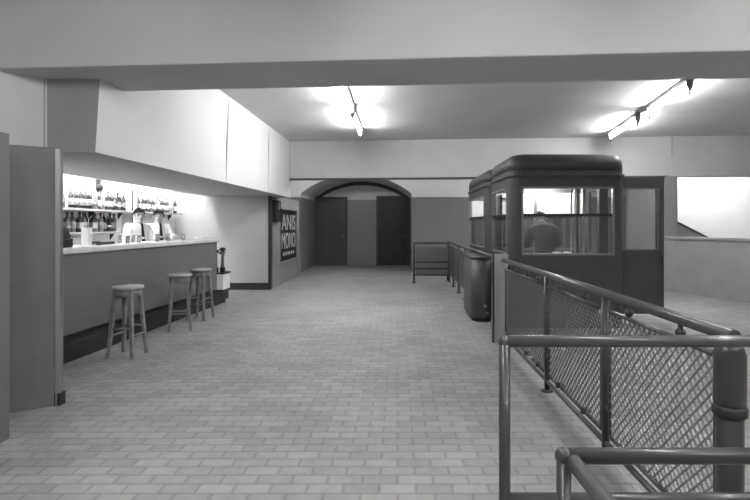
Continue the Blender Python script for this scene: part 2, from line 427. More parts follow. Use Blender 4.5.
# ------------------------------------------------------------------ ticket booths
def rrect(x0, x1, y0, y1, r, n=6):
    P = []
    for cx, cy, a in ((x1-r,y0+r,-PI/2),(x1-r,y1-r,0),(x0+r,y1-r,PI/2),(x0+r,y0+r,PI)):
        for k in range(n+1): P.append((cx+r*math.cos(a+PI/2*k/n), cy+r*math.sin(a+PI/2*k/n)))
    return P
def booth(x0, x1, y0, y1, label, door):
    cx, cy = (x0+x1)/2, (y0+y1)/2
    t = thing('ticket_booth', label, 'booth', (cx,cy,0))
    r, w = .17, .05
    zs, zh, ze, zt = 1.02, 1.99, 2.22, 2.47
    def loops(e=0): return rrect(x0-e,x1+e,y0-e,y1+e,r+e), rrect(x0+w,x1-w,y0+w,y1-w,r-w+.01)
    o_, i_ = loops()
    b = MB(); b.ring(o_, i_, 0, zs); b.ring(o_, i_, zh, ze)
    n = 7
    for c in range(4):                                    # rounded corner posts
        oc = o_[c*n:(c+1)*n]; ic = i_[c*n:(c+1)*n]
        b.prism(oc + ic[::-1], zs, zh)
    b.build('body', 'booth', t)
    MB().prism(rrect(x0+w,x1-w,y0+w,y1-w,r-w+.01), 0, .12).build('booth_floor', 'boothin', t)
    e = .012; oo = rrect(x0-e,x1+e,y0-e,y1+e,r+e)
    MB().ring(oo, o_, 0, .1).build('kick_band', 'black', t)
    e = .03; oo = rrect(x0-e,x1+e,y0-e,y1+e,r+e)
    MB().ring(oo, o_, ze-.09, ze-.05).build('cornice', 'booth', t, bevel=.008)
    # domed roof: loops shrinking upward
    prof = [(0,ze),(.0,ze+.1),(.015,ze+.16),(.045,ze+.205),(.09,ze+.23),(.17,zt)]
    b = MB(); vs = []; fs = []
    m = len(o_)
    for e, z in prof:
        vs += [(p[0],p[1],z) for p in rrect(x0+e,x1-e,y0+e,y1-e,max(.03,r-e*.4))]
    for i in range(len(prof)-1):
        for k in range(m): fs.append([i*m+k, i*m+(k+1)%m, (i+1)*m+(k+1)%m, (i+1)*m+k])
    fs.append([(len(prof)-1)*m+k for k in range(m)]); fs.append(list(range(m))[::-1])
    b.add(vs, fs, True); b.build('roof', 'booth', t)
    for k, (px, py) in enumerate(((x0+.1,y0+.1),(x1-.1,y0+.1))):
        MB().sphere((px,py,ze+.17),.028).build('roof_bolt', 'steel', t)
    # glazing with light rims, four sides
    def window(side, rim=True):
        if side in 'fb':
            y = y0 if side == 'f' else y1
            a0, a1 = x0+r, x1-r; P = lambda a, z, d: (a, y+(d if side=='f' else -d), z)
        else:
            x = x0 if side == 'l' else x1
            a0, a1 = y0+r, y1-r; P = lambda a, z, d: (x+(d if side=='l' else -d), a, z)
        fr = MB()
        for (p0,p1,q0,q1) in ((a0,a1,zs,zs+.03),(a0,a1,zh-.03,zh),(a0,a0+.03,zs,zh),(a1-.03,a1,zs,zh)):
            A = P(p0,q0,-.008); B = P(p1,q1,.045)
            fr.box(min(A[0],B[0]),max(A[0],B[0]),min(A[1],B[1]),max(A[1],B[1]),q0,q1)
        wf = fr.build('window_frame', 'boothtrim', t, bevel=.004)
        A = P(a0,zs,.02); B = P(a1,zh,.026)
        MB().box(min(A[0],B[0]),max(A[0],B[0]),min(A[1],B[1]),max(A[1],B[1]),zs+.02,zh-.02).build('pane', 'glass', wf)
        A = P(a0,0,.0); B = P(a1,0,.05)
        MB().box(min(A[0],B[0]),max(A[0],B[0]),min(A[1],B[1]),max(A[1],B[1]),1.57,1.61).build('transom', 'black', wf)
        return wf, P, a0, a1
    for s in 'flbr':
        if s == door: continue
        wf, P, a0, a1 = window(s)
        if s == 'f':
            MB().box(a1-.21, a1-.09, y0+.01, y0+.09, zs, zh).build('mullion', 'booth', wf)
    return t
B1 = booth(1.57, 3.22, 7.04, 8.5, 'nearer dark ticket booth with a clerk behind its front window', 'r')
B2 = booth(1.56, 3.14, 8.9, 11.15, 'farther dark ticket booth half hidden behind the nearer one', 'x')
# fittings of the nearer booth
t = B1
b = MB().box(1.63, 3.1, 8.4, 8.44, 1.62, 1.98); b.build('back_board', 'white', t)
MB().box(1.72, 1.745, 8.37, 8.40, 1.6, 1.95).box(2.05, 2.075, 8.37, 8.40, 1.6, 1.95).box(1.72,2.075,8.37,8.40,1.88,1.905).build('notice_frame', 'black', t)
MB().box(1.64, 2.75, 7.1, 7.42, .98, 1.015).build('desk', 'wood', t, bevel=.004)
MB().box(2.28, 2.33, 8.36, 8.42, .12, 1.95).build('back_mullion', 'boothtrim', t)
for x in (2.53, 2.585, 2.64):
    MB().cyl((x,7.3,1.015),(x,7.3,2.12),.013).build('ticket_tube', 'chrome', t)
MB().cyl((2.60,7.24,1.015),(2.60,7.24,2.12),.02).build('upright', 'black', t)
MB().cyl((2.74,7.36,1.015),(2.74,7.36,2.05),.03).build('ticket_tube', 'chrome', t)
MB().cyl((2.0,8.18,2.12),(2.75,8.18,2.12),.016).build('lamp_tube', 'tubebooth', t)
MB().box(1.9, 2.85, 8.14, 8.22, 2.14, 2.2).build('lamp_batten', 'batten', t)
for x in (2.3, 2.45): MB().box(x-.05, x+.05, 7.2, 7.3, 1.015, 1.06).build('ticket_block', 'paper', t)
MB().cyl((2.0,9.9,2.12),(2.75,9.9,2.12),.016).build('lamp_tube', 'tubebooth', B2)
MB().box(1.9, 2.85, 9.86, 9.94, 2.14, 2.2).build('lamp_batten', 'batten', B2)
MB().box(1.62, 3.08, 11.05, 11.09, 1.62, 1.98).build('back_board', 'white', B2)  # white board added so the side window looks bright
MB().box(1.7, 3.0, 9.2, 9.24, 1.0, 1.04).build('desk', 'wood', B2)
# the open door of the nearer booth
dx0, dx1, dy = 3.22, 3.95, 7.42
b = MB()
b.box(dx0,dx1,dy,dy+.045,.13,1.07); b.box(dx0,dx1,dy,dy+.045,2.0,2.165)
b.box(dx0,dx0+.06,dy,dy+.045,1.07,2.0); b.box(dx1-.085,dx1,dy,dy+.045,1.07,2.0)
dr = b.build('door', 'booth', B1, bevel=.004)
MB().box(dx0+.06,dx1-.085,dy+.02,dy+.026,1.07,2.0).build('pane', 'doorglass', dr)
b = MB()
for q0 in ((dx0+.06,dx1-.085,1.07,1.09),(dx0+.06,dx1-.085,1.98,2.0),(dx0+.06,dx0+.08,1.07,2.0),(dx1-.105,dx1-.085,1.07,2.0)):
    b.box(q0[0],q0[1],dy-.006,dy+.05,q0[2],q0[3])
b.build('glazing_bead', 'boothtrim', dr)
MB().cyl((dx1-.05,dy,.98),(dx1-.05,dy-.05,.98),.01).tube([(dx1-.05,dy-.05,1.0),(dx1-.05,dy-.05,.86)],.011).build('handle', 'black', dr)
# rounded cabinet under the railing beside the booth
t = thing('turnstile_cabinet', 'dark rounded metal cabinet below the railing beside the nearer booth', 'cabinet', (1.25,7.9,0))
MB().prism(rrect(1.10,1.44,7.45,8.5,.17,8), .06, .95, True).build('body', 'booth', t)
MB().prism(rrect(1.12,1.41,7.48,8.47,.15,8), 0, .06, True).build('plinth', 'black', t)
MB().prism(rrect(1.09,1.45,7.44,8.51,.175,8), .95, .975, True).build('top', 'booth', t)
MB().cyl((1.30,7.46,.24),(1.30,7.42,.24),.018).sphere((1.30,7.42,.24),.018).build('bolt', 'steel', t)
MB().cyl((1.33,7.46,.14),(1.33,7.42,.14),.016).build('bolt', 'steel', t)

# ------------------------------------------------------------------ railings
RX, RZ = 1.3, 1.03
def mesh_panel(y0, y1, z0, z1, x, pitch=.055, w=.007):
    b = MB(); hgt = z1-z0; Ln = y1-y0
    for sgn in (1, -1):
        k = -hgt
        while k < Ln:
            ya, yb = k, k+hgt                              # diagonal at 45 degrees
            za, zb = 0., hgt
            if ya < 0: za = -ya; ya = 0
            if yb > Ln: zb = hgt-(yb-Ln); yb = Ln
            if yb-ya > .01:
                if sgn > 0: A, B = (ya,za), (yb,zb)
                else: A, B = (ya,hgt-za), (yb,hgt-zb)
                p0 = Vector((x+sgn*.003, y0+A[0], z0+A[1])); p1 = Vector((x+sgn*.003, y0+B[0], z0+B[1]))
                d = (p1-p0).normalized(); n = d.cross(Vector((1,0,0)))*w/2; e = Vector((.003,0,0))
                vs = [p0+n-e,p0-n-e,p0-n+e,p0+n+e,p1+n-e,p1-n-e,p1-n+e,p1+n+e]
                b.add(vs, [[0,1,5,4],[1,2,6,5],[2,3,7,6],[3,0,4,7]])
            k += pitch
    return b
def infill(t, y0, y1, x=RX, z0=.15, z1=.92, pitch=.055, w=.007, clips=True):
    f = MB()
    f.tube([(x,y0,z0),(x,y1,z0)],.013,8).tube([(x,y0,z1),(x,y1,z1)],.013,8).tube([(x,y0,z0),(x,y0,z1)],.011,8).tube([(x,y1,z0),(x,y1,z1)],.011,8)
    fo = f.build('panel_frame', 'railtop', t)
    mesh_panel(y0+.01, y1-.01, z0+.01, z1-.01, x, pitch, w).build('wire_mesh', 'mesh', fo)
    if clips:
        n = max(2, int((y1-y0)/.4))
        for k in range(n):
            yy = y0+(y1-y0)*(k+.5)/n
            MB().cyl((x,yy,z1+.005),(x,yy,RZ-.02),.012).sphere((x,yy,z1+.035),.024).build('clip', 'rail', fo)
            MB().cyl((x-.03,yy,z0+.012),(x+.03,yy,z0+.012),.024).build('clip', 'rail', fo)
def round_post(t, x, y, z1, r=.022, z0=0, flange=True):
    b = MB().cyl((x,y,z0),(x,y,z1),r)
    o = b.build('post', 'rail', t)
    if flange: MB().lathe([(r+.03,0),(r+.03,.012),(r+.004,.02)], (x,y,0), 14).build('flange', 'rail', o)
    return o
t = thing('railing', 'long wire-mesh railing running back from the foreground to the nearer booth', 'railing', (RX,4.2,0))
MB().tube([(RX,1.93,RZ-.012),(RX,6.2,RZ-.012)],.027,14).build('top_rail', 'railtop', t)
MB().tube([(RX,2.0,.09),(RX,6.2,.09)],.018,10).build('bottom_rail', 'railtop', t)
ys = [1.985, 3.13, 4.36, 6.1]
for k in range(3): infill(t, ys[k]+.06, ys[k+1]-.06)
round_post(t, RX, 3.13, RZ-.02, .024); round_post(t, RX, 4.36, RZ-.02, .024)
for y in (3.13, 4.36): MB().box(RX-.012, RX+.012, y-.06, y+.06, .3, .33).box(RX-.012, RX+.012, y-.06, y+.06, .75, .78).build('bracket', 'rail', t)
MB().box(1.18, 1.36, 6.16, 6.22, 0, 1.09).build('end_plate', 'plate', t, bevel=.004)
MB().box(1.165, 1.185, 6.15, 6.23, 0, 1.1).build('plate_edge', 'rail', t)
# thick pivot post at the junction
t = thing('bollard_post', 'thick dark post with a collar where the railings meet', 'post', (RX,1.96,0))
MB().cyl((RX,1.96,0),(RX,1.96,.95),.049,n=20).build('shaft', 'rail', t)
MB().lathe([(.049,0),(.057,.008),(.057,.2),(.052,.215),(.045,.235),(.03,.245),(.0,.248)], (RX,1.96,.745), 20).build('cap', 'rail', t)
MB().lathe([(.05,0),(.061,.008),(.061,.04),(.05,.05)], (RX,1.96,.70), 20).build('collar', 'black', t)
MB().lathe([(.1,0),(.1,.012),(.06,.03)], (RX,1.96,0), 20).build('flange', 'rail', t)
# far stretch beside the booths
t = thing('railing', 'dark railing running past the booths towards the far wall', 'railing', (RX,9.5,0))
MB().tube([(RX,6.28,RZ-.012),(RX,13.1,RZ-.012)],.025,12).build('top_rail', 'railtop', t)
for y in (8.75, 9.7, 10.7, 11.7, 12.7): round_post(t, RX, y, RZ-.02, .02)
for a, c in ((8.75,9.7),(9.7,10.7),(10.7,11.7),(11.7,12.7)):
    MB().box(RX-.012, RX+.012, a+.04, c-.04, .2, .93).build('panel', 'booth', t)
round_post(t, RX, 6.6, RZ-.02, .02); round_post(t, RX, 13.08, RZ-.02, .022)
# cross railing at the far end
t = thing('railing', 'short cross railing of horizontal bars before the far wall', 'railing', (.85,12.5,0))
MB().tube([(.4,12.5,1.0),(1.27,12.5,1.0)],.022,12).build('top_rail', 'rail', t)
for z in (.52, .36, .2): MB().tube([(.4,12.5,z),(1.27,12.5,z)],.02,10).build('cross_bar', 'rail', t)
round_post(t, .4, 12.5, 1.02, .026)
MB().box(.44, 1.25, 12.49, 12.51, .22, .9).build('panel', 'counter', t)
# near cross railing
NX, NY = .39, 1.83
t = thing('railing', 'dark tubular cross railing with a mid rail in the right foreground', 'railing', (NX,NY,0))
b = MB().tube([(NX,NY,RZ-.005),(2.5,NY,RZ-.005)],.022,16); b.sphere((NX,NY,RZ-.005),.0235); b.build('top_rail', 'railtop', t)
MB().tube([(NX,NY,.45),(2.5,NY,.45)],.02,14).build('mid_rail', 'railtop', t)
o = MB().cyl((NX,NY,0),(NX,NY,RZ-.005),.021,n=16).build('post', 'rail', t)
MB().lathe([(.055,0),(.055,.012),(.025,.02)], (NX,NY,0), 14).build('flange', 'rail', o)
o = MB().cyl((2.5,NY,0),(2.5,NY,RZ-.005),.021,n=16).build('post', 'rail', t)
# short rail tail from the bollard towards the camera
t = thing('railing', 'pale-topped rail starting at the thick post and leaving the frame', 'railing', (1.38,1.9,0))
MB().tube([(1.33,2.02,.985),(1.62,1.93,.972),(2.4,1.93,.972)],.014,12).build('top_rail', 'railtop', t)
MB().cyl((1.9,1.93,0),(1.9,1.93,.965),.02,n=14).build('post', 'rail', t)
# nearest railing with an arm towards the camera
QX, QY = .305, .92
t = thing('railing', 'nearest low dark tubular railing corner at the bottom right edge', 'railing', (QX,QY,0))
b = MB().tube([(QX,QY,RZ-.005),(1.6,QY,RZ-.005)],.0145,16); b.sphere((QX,QY,RZ-.005),.0165); b.build('top_rail', 'rail', t)
MB().tube([(QX+.012,QY-.02,RZ-.008),(QX+.03,.3,RZ-.008)],.0145,16).build('side_rail', 'railtop', t)
for x in (QX, 1.6): MB().cyl((x,QY,0),(x,QY,RZ-.01),.0135,n=14).build('post', 'rail', t)
MB().cyl((QX+.03,.3,0),(QX+.03,.3,RZ-.01),.0135,n=14).build('post', 'rail', t)

# ------------------------------------------------------------------ bar counter
ca = Vector((-3.632,4.66)); cb = Vector((-3.38,9.47)); cd = (cb-ca).normalized(); cn = Vector((cd.y,-cd.x))   # cn points to the hall
def cp(t_, off): p = ca+(cb-ca)*t_+cn*off; return (p.x,p.y)
def cpoly(o0, o1, t0=0., t1=1.): return [cp(t0,o0),cp(t1,o0),cp(t1,o1),cp(t0,o1)]
t = thing('bar_counter', 'long dark-fronted bar counter with a pale worktop', 'counter', (-3.6,7,0))
MB().prism(cpoly(-.34,-.04,0,.995), .24, 1.13).build('front_panel', 'counter', t, bevel=.004)
MB().prism(cpoly(-.47,.0), 1.13, 1.2).build('worktop', 'worktop', t, bevel=.015)
MB().prism(cpoly(-.32,.13,.01,.99), 0, .2).build('plinth', 'plinth', t, bevel=.006)
MB().prism(cpoly(-.3,-.06,0,.985), .2, .24).build('recess', 'black', t)
for z in (.42,.62,.82,1.0): pass
# stools
def make_stool():
    s = thing('bar_stool', '', 'stool')
    MB().lathe([(.0,.74),(.148,.74),(.163,.748),(.165,.765),(.158,.776),(.0,.78)], n=28).build('seat', 'woodlight', s, world=False)
    MB().lathe([(.132,.66),(.136,.74),(.122,.74),(.118,.66)], n=24).build('apron', 'wood', s, world=False)
    for k in range(4):
        a = PI/4+PI/2*k; c, q_ = math.cos(a), math.sin(a)
        MB().bar((.195*c,.195*q_,0),(.118*c,.118*q_,.735),.034,.046).build('leg', 'wood', s, world=False, bevel=.005)
    for k, z in ((0,.24),(1,.32),(2,.24),(3,.32)):
        a0 = PI/4+PI/2*k; a1 = a0+PI/2; rr = .195-.077*z/.735
        MB().cyl((rr*math.cos(a0),rr*math.sin(a0),z),(rr*math.cos(a1),rr*math.sin(a1),z),.013,n=8).build('rung', 'wood', s, world=False)
    return s
st = make_stool()
spots = [(-3.0,5.55,1.5,'wooden bar stool nearest the camera, standing alone at the counter'),
         (-3.02,6.92,.4,'wooden bar stool in the middle of the three at the counter'),
         (-3.05,7.72,-.15,'wooden bar stool farthest along the counter, near its end')]
for i, (x,y,rz,lb) in enumerate(spots):
    o = st if i == 0 else copy_tree(st)
    o.location = (x,y,0); o.rotation_euler.z = rz; o['label'] = lb; o['group'] = 'bar stools along the counter'
# crate with siphons past the end of the counter
t = thing('crate_stand', 'pale low stand just past the end of the bar counter', 'stand', (-3.42,9.85,0))
MB().box(-3.62,-3.36,9.62,10.0,.2,.5).build('box', 'white', t, bevel=.006)
MB().box(-3.6,-3.38,9.64,9.98,0,.2).build('base', 'dark', t)
MB().box(-3.63,-3.35,9.61,10.01,.5,.53).build('rim', 'black', t)
def siphon(x, y, z, label, r=.05, h=.44):
    s = thing('soda_siphon', label, 'siphon', (x,y,z), 'siphons on the low stand')
    MB().lathe([(r,0),(r,h*.2),(r*.95,h*.24)],(x,y,z),16).build('collar','black',s)
    MB().lathe([(r*.55,h*.24),(r*.55,h*.8),(.02,h*.88)],(x,y,z),16).build('bottle','bpale',s)
    MB().lathe([(.02,h*.86),(.022,h*.92),(.055,h*.97),(.058,h*1.06),(.03,h*1.1)],(x,y,z),14).build('head','black',s)
    MB().tube([(x,y,z+h*.98),(x+.07,y-.05,z+h*.98),(x+.08,y-.055,z+h*.88)],.008,8).build('spout','chrome',s)
siphon(-3.41,9.72,.53,'taller soda siphon at the hall side of the low stand')
siphon(-3.54,9.72,.53,'soda siphon half hidden by the counter end',.05,.40)
siphon(-3.48,9.9,.53,'soda siphon at the back of the low stand',.045,.36)

# ------------------------------------------------------------------ back bar shelves and bottles
SX = -4.86
def shelf(y0, y1, z, label):
    t = thing('bar_shelf', label, 'shelf', (SX,(y0+y1)/2,z))
    MB().box(-5.0,-4.72,y0,y1,z-.035,z).build('board', 'grey', t, bevel=.003)
    n = max(2,int((y1-y0)/.9)+1)
    for k in range(n):
        y = y0+.08+(y1-y0-.16)*k/(n-1)
        MB().extr([(-5.0,y,z-.035),(-4.92,y,z-.035),(-5.0,y,z-.15)],(0,.02,0)).build('bracket','black',t)
shelf(6.3, 9.0, 1.70, 'upper bottle shelf at the left of the bar wall')
shelf(6.3, 8.75, 1.34, 'lower bottle shelf at the left of the bar wall')
shelf(9.25, 10.95, 1.70, 'bottle shelf behind the two bartenders')
kinds = []
def bottle_proto(kind):
    s = thing('bottle', '', 'bottle')
    if kind == 0:   # wine shape, dark
        MB().lathe([(.036,0),(.038,.01),(.038,.19),(.03,.225),(.014,.25),(.013,.29)],n=12).build('body','bdark',s,world=False)
        MB().lathe([(.0145,.268),(.0145,.305),(.0,.306)],n=10).build('cap','cap',s,world=False)
        MB().lathe([(.0388,.05),(.0388,.15)],n=12).build('label','label',s,world=False)
    if kind == 1:   # clear spirit bottle
        MB().lathe([(.04,0),(.042,.01),(.042,.18),(.036,.21),(.016,.235),(.015,.28)],n=12).build('body','bpale',s,world=False)
        MB().lathe([(.0185,.265),(.0185,.305),(.0,.306)],n=10).build('cap','labeldark',s,world=False)
        MB().lathe([(.0428,.06),(.0428,.16)],n=12).build('label','label',s,world=False)
    if kind == 2:   # square brown bottle
        MB().prism(rrect(-.04,.04,-.04,.04,.01,3),0,.2).lathe([(.05,.2),(.02,.235),(.015,.25),(.015,.29)],n=12).build('body','bmid',s,world=False)
        MB().lathe([(.018,.275),(.018,.315),(.0,.316)],n=10).build('cap','black',s,world=False)
        MB().ring(rrect(-.041,.041,-.041,.041,.01,3),rrect(-.0402,.0402,-.0402,.0402,.01,3),.06,.15).build('label','label',s,world=False)
    if kind == 3:   # tall liqueur
        MB().lathe([(.028,0),(.034,.01),(.036,.12),(.026,.2),(.013,.24),(.013,.33)],n=12).build('body','bpale',s,world=False)
        MB().sphere((0,0,.345),.02).build('cap','chrome',s,world=False)
        MB().lathe([(.0366,.05),(.0368,.11)],n=12).build('label','labeldark',s,world=False)
    if kind == 4:   # squat round
        MB().lathe([(.035,0),(.052,.03),(.055,.09),(.045,.14),(.02,.18),(.016,.23)],n=14).build('body','bdark',s,world=False)
        MB().lathe([(.02,.215),(.02,.255),(.0,.256)],n=10).build('cap','cap',s,world=False)
        MB().lathe([(.0565,.07),(.0565,.11)],n=14).build('label','label',s,world=False)
    return s
KL = ['dark wine-shaped bottle with a pale label', 'pale spirit bottle with a dark cap', 'square brown bottle with a white label',
      'tall slim pale bottle with a ball stopper', 'squat dark round bottle']
protos = {}
def put_bottle(kind, x, y, z, where, group):
    if kind not in protos: protos[kind] = bottle_proto(kind); o = protos[kind]
    else: o = copy_tree(protos[kind])
    o.location = (x,y,z); o.rotation_euler.z = random.uniform(-.4,.4)
    o['label'] = KL[kind]+' '+where; o['group'] = group
def row(y0, y1, z, where, group, step=.088, ks=(0,0,0,1,2,2,3,4)):
    y = y0
    while y < y1:
        put_bottle(random.choice(ks), SX+random.uniform(-.03,.05), y, z, where, group); y += step+random.uniform(.018,.034)
row(6.95, 8.92, 1.70, 'on the upper left shelf', 'bottles on the upper left shelf')
row(7.0, 8.68, 1.34, 'on the lower left shelf', 'bottles on the lower left shelf', ks=(0,1,1,2,4))
row(9.33, 10.88, 1.70, 'on the shelf behind the bartenders', 'bottles behind the bartenders')
# slim cabinet frame between the shelves
t = thing('glass_cabinet', 'slim white wall cabinet with a thin dark frame between the shelves', 'cabinet', (-4.9,9.12,1.3))
MB().box(-5.0,-4.8,9.03,9.21,1.3,2.1).build('body','white',t)
MB().box(-4.8,-4.785,9.02,9.035,1.3,2.1).box(-4.8,-4.785,9.205,9.22,1.3,2.1).box(-4.8,-4.785,9.02,9.22,2.08,2.1).build('frame','black',t)
# dark hanging ornament above the upper shelf
t = thing('hanging_lantern', 'small dark lantern hanging above the upper left bottles', 'lantern', (-4.6,7.7,2.62))
MB().cyl((-4.6,7.7,2.62),(-4.6,7.7,2.14),.004).build('rod','black',t)
MB().box(-4.635,-4.565,7.665,7.735,2.06,2.17).build('cap','black',t)
MB().lathe([(.0,-.1),(.04,-.09),(.058,-.045),(.052,0),(.035,.02)],(-4.6,7.7,2.06),14).build('shade','black',t)
# back counter under the shelves
t = thing('back_counter', 'pale back counter below the bottle shelves', 'counter', (-4.85,7.7,0))
MB().box(-4.99,-4.68,4.6,10.9,0,.92).build('body','white',t); MB().box(-4.99,-4.66,4.6,10.92,.92,.96).build('top','worktop',t,bevel=.006)
# things on the counter
CZ = 1.2
def on(t_, off): p = cp(t_,off); return p
x, y = on(.17,-.26)
t = thing('cash_register', 'dark cash register at the near end of the bar counter', 'cash register', (x,y,CZ))
MB().obox((x,y,CZ+.05),(.36,.34,.10),.1).build('base','black',t,bevel=.01)
MB().extr([(x-.16,y-.15,CZ+.1),(x-.16,y+.15,CZ+.1),(x-.16,y+.12,CZ+.21),(x-.16,y-.06,CZ+.19)],(.32,0,0)).build('body','cloth',t,bevel=.01)
MB().obox((x,y-.172,CZ+.05),(.26,.012,.06),.1).build('drawer','steel',t)
x, y = on(.285,-.2)
t = thing('napkin_box', 'tall white box beside the cash register', 'box', (x,y,CZ))
MB().box(x-.045,x+.045,y-.035,y+.035,CZ,CZ+.2).build('body','paper',t,bevel=.005)
MB().box(x-.047,x+.047,y-.037,y+.037,CZ+.2,CZ+.22).build('lid','white',t)
x, y = on(.36,-.3)
t = thing('serving_tray', 'dark serving tray lying on the counter', 'tray', (x,y,CZ))
MB().obox((x,y,CZ+.006),(.2,.42,.012),.05).build('base','black',t)
MB().obox((x-.095,y,CZ+.02),(.012,.42,.03),.05).obox((x+.095,y,CZ+.02),(.012,.42,.03),.05).build('rim','black',t)
def tumbler():
    s = thing('drinking_glass', '', 'glass')
    MB().lathe([(.0,0),(.026,0),(.034,.11),(.031,.11),(.024,.008),(.0,.008)],n=14).build('body','clear',s,world=False)
    return s
gp = None
for t_, off in ((.43,-.12),(.455,-.3),(.5,-.16),(.53,-.33),(.58,-.1),(.63,-.24),(.66,-.14),(.72,-.3),(.75,-.12),(.8,-.22)):
    o = tumbler() if gp is None else copy_tree(gp); gp = gp or o
    p = on(t_,off); o.location = (p[0],p[1],CZ); o['label'] = 'clear drinking glass standing on the bar worktop'; o['group'] = 'glasses on the bar counter'
def plate(t_, off, label):
    p = on(t_,off)
    tag(MB().lathe([(.0,0),(.05,0),(.085,.014),(.084,.018),(.05,.006),(.0,.006)],(p[0],p[1],CZ),20).build('plate','white'), label, 'plate', 'plates on the bar counter')
plate(.87,-.15,'white plate on the counter next to its far end'); plate(.955,-.3,'white plate at the very far end of the counter')

# ------------------------------------------------------------------ people
def skin(verts, edges, root=0, lv=2):
    me = bpy.data.meshes.new('skin_tmp'); me.from_pydata([v[0] for v in verts], edges, [])
    o = bpy.data.objects.new('skin_tmp', me); C.objects.link(o)
    o.modifiers.new('s','SKIN'); sub = o.modifiers.new('u','SUBSURF'); sub.levels = lv; sub.render_levels = lv
    o.modifiers['s'].use_smooth_shade = True
    for i, v in enumerate(verts):
        r = v[1]; me.skin_vertices[0].data[i].radius = (r,r) if isinstance(r,(int,float)) else r
        me.skin_vertices[0].data[i].use_root = (i == root)
    dg = bpy.context.evaluated_depsgraph_get(); dg.update()
    ev = o.evaluated_get(dg); out = bpy.data.meshes.new_from_object(ev)
    bpy.data.objects.remove(o); bpy.data.meshes.remove(me)
    return out
def chain(pts): return pts, [(i,i+1) for i in range(len(pts)-1)]
def person(loc, rz, label, J, jacket, tie, seated=False):
    """J: joints in metres, facing -Y; hips, shoulders, elbows, wrists, knees, ankles for both sides"""
    t = thing('person', label, 'person', loc); t.rotation_euler.z = rz
    P, W, Ch, Nk, Nt, HC = [Vector(J[k]) for k in ('pelvis','waist','chest','neck','nape','head')]
    hd = J.get('headdir', Vector((0,-1,0))); hu = J.get('headup', Vector((0,0,1)))
    hr = hd.cross(hu).normalized(); HR = Matrix((hr, -hd, hu)).transposed()   # local: x right, -y face, z up
    def torso(g, arms=True, legs=True, head=True):
        V = [(P,(.135+g,.105+g)),(W,(.13+g,.095+g)),(Ch,(.14+g,.105+g)),(Nk,(.085+g*.6,.075+g*.6))]; E = [(0,1),(1,2),(2,3)]
        if head:
            V.append((Nt,(.055,.058))); E.append((3,4)); i = 4
            for dz, dy, r in ((-.055,-.012,(.062,.07)),(.01,0,(.074,.09)),(.065,.008,(.07,.085)),(.1,.008,(.045,.055))):
                V.append((HC+HR@Vector((0,dy,dz)), r)); E.append((i,len(V)-1)); i = len(V)-1
        for sd in (-1,1):
            f = lambda k: Vector((J[k][0]*sd,J[k][1],J[k][2])) if k+str(sd) not in J else Vector(J[k+str(sd)])
            if arms:
                n = len(V); S, El, Wr = f('shoulder'), f('elbow'), f('wrist')
                V += [(S,.062+g),((S+El)/2,.05+g),(El,.043+g),((El+Wr)/2,.04+g),(Wr,.028+g)]
                E += [(2,n),(n,n+1),(n+1,n+2),(n+2,n+3),(n+3,n+4)]
            if legs:
                n = len(V); Hp, K, A = f('hip'), f('knee'), f('ankle')
                V += [(Hp,.085+g),(K,.058+g),((K+A)/2,.055+g),(A,.038+g)]
                E += [(0,n),(n,n+1),(n+1,n+2),(n+2,n+3)]
        return V, E
    V, E = torso(0); b = MB(); b.mesh_from(skin(V,E))
    # hands: palm and five fingers
    for sd in (-1,1):
        f = lambda k: Vector((J[k][0]*sd,J[k][1],J[k][2])) if k+str(sd) not in J else Vector(J[k+str(sd)])
        Wr = f('wrist'); El = f('elbow'); d = J.get('handdir', (Wr-El).normalized()); up = J.get('handup', Vector((0,0,1)))
        s_ = d.cross(up).normalized()*sd
        pv_, pe_ = chain([(Wr-d*.02,.027),(Wr+d*.035,(.036,.02)),(Wr+d*.085,(.038,.016))]); b.mesh_from(skin(pv_,pe_,0,1))
        for k, ln in enumerate((.07,.078,.073,.057)):
            r0 = Wr+d*.075+s_*(.03-.02*k)*-1
            fv, fe = chain([(r0,.0095),(r0+d*ln*.5+up*.008,.009),(r0+d*ln*.85-up*.006,.008),(r0+d*ln-up*.014,.0065)]); b.mesh_from(skin(fv,fe,0,1))
        r0 = Wr+d*.025-s_*.028
        fv, fe = chain([(r0,.012),(r0+d*.03-s_*.022,.0105),(r0+d*.058-s_*.026,.008)]); b.mesh_from(skin(fv,fe,0,1))
    hp = lambda x,y,z: HC+HR@Vector((x,y,z))
    b.sphere(hp(0,-.098,-.012),(.014,.018,.026),10,7,HR)                        # nose
    b.sphere(hp(0,-.06,-.085),(.04,.035,.03),10,7,HR)                           # chin
    for sd in (-1,1): b.sphere(hp(sd*.082,.01,-.005),(.012,.022,.034),10,7,HR)  # ears
    b.cur = 1
    for sd in (-1,1):
        b.sphere(hp(sd*.032,-.083,.018),(.014,.011,.009),8,6,HR); b.sphere(hp(sd*.033,-.087,.04),(.024,.009,.006),8,6,HR)
    b.cur = 2; b.sphere(hp(0,-.09,-.055),(.024,.009,.008),8,6,HR)
    body = b.build('body', ['skin','eye','lip'], t, world=False)
    # hair: cap of an ellipsoid, cut at the forehead
    vs = []; fs = []; n, m = 24, 9
    for i in range(m+1):
        for k in range(n):
            a = 2*PI*k/n; front = .5-.5*math.sin(a)                             # 1 at the face (-y)
            tmax = 2.0-.92*front**1.2
            th = tmax*i/m
            vs.append(hp((.09+.006*math.sin(5*a+3*th))*math.sin(th)*math.cos(a), .012+(.108+.005*math.sin(7*a))*math.sin(th)*math.sin(a), .024+(.104+.012*math.sin(3*a+2*th))*math.cos(th)))
    for i in range(m):
        for k in range(n): fs.append([i*n+k,(i+1)*n+k,(i+1)*n+(k+1)%n,i*n+(k+1)%n])
    MB().add(vs,fs,True).build('hair','hair',t,world=False)
    V, E = torso(.022 if tie else .04, True, False, False); V[3] = (Nk+(Ch-Nk)*.12,(.085,.08))
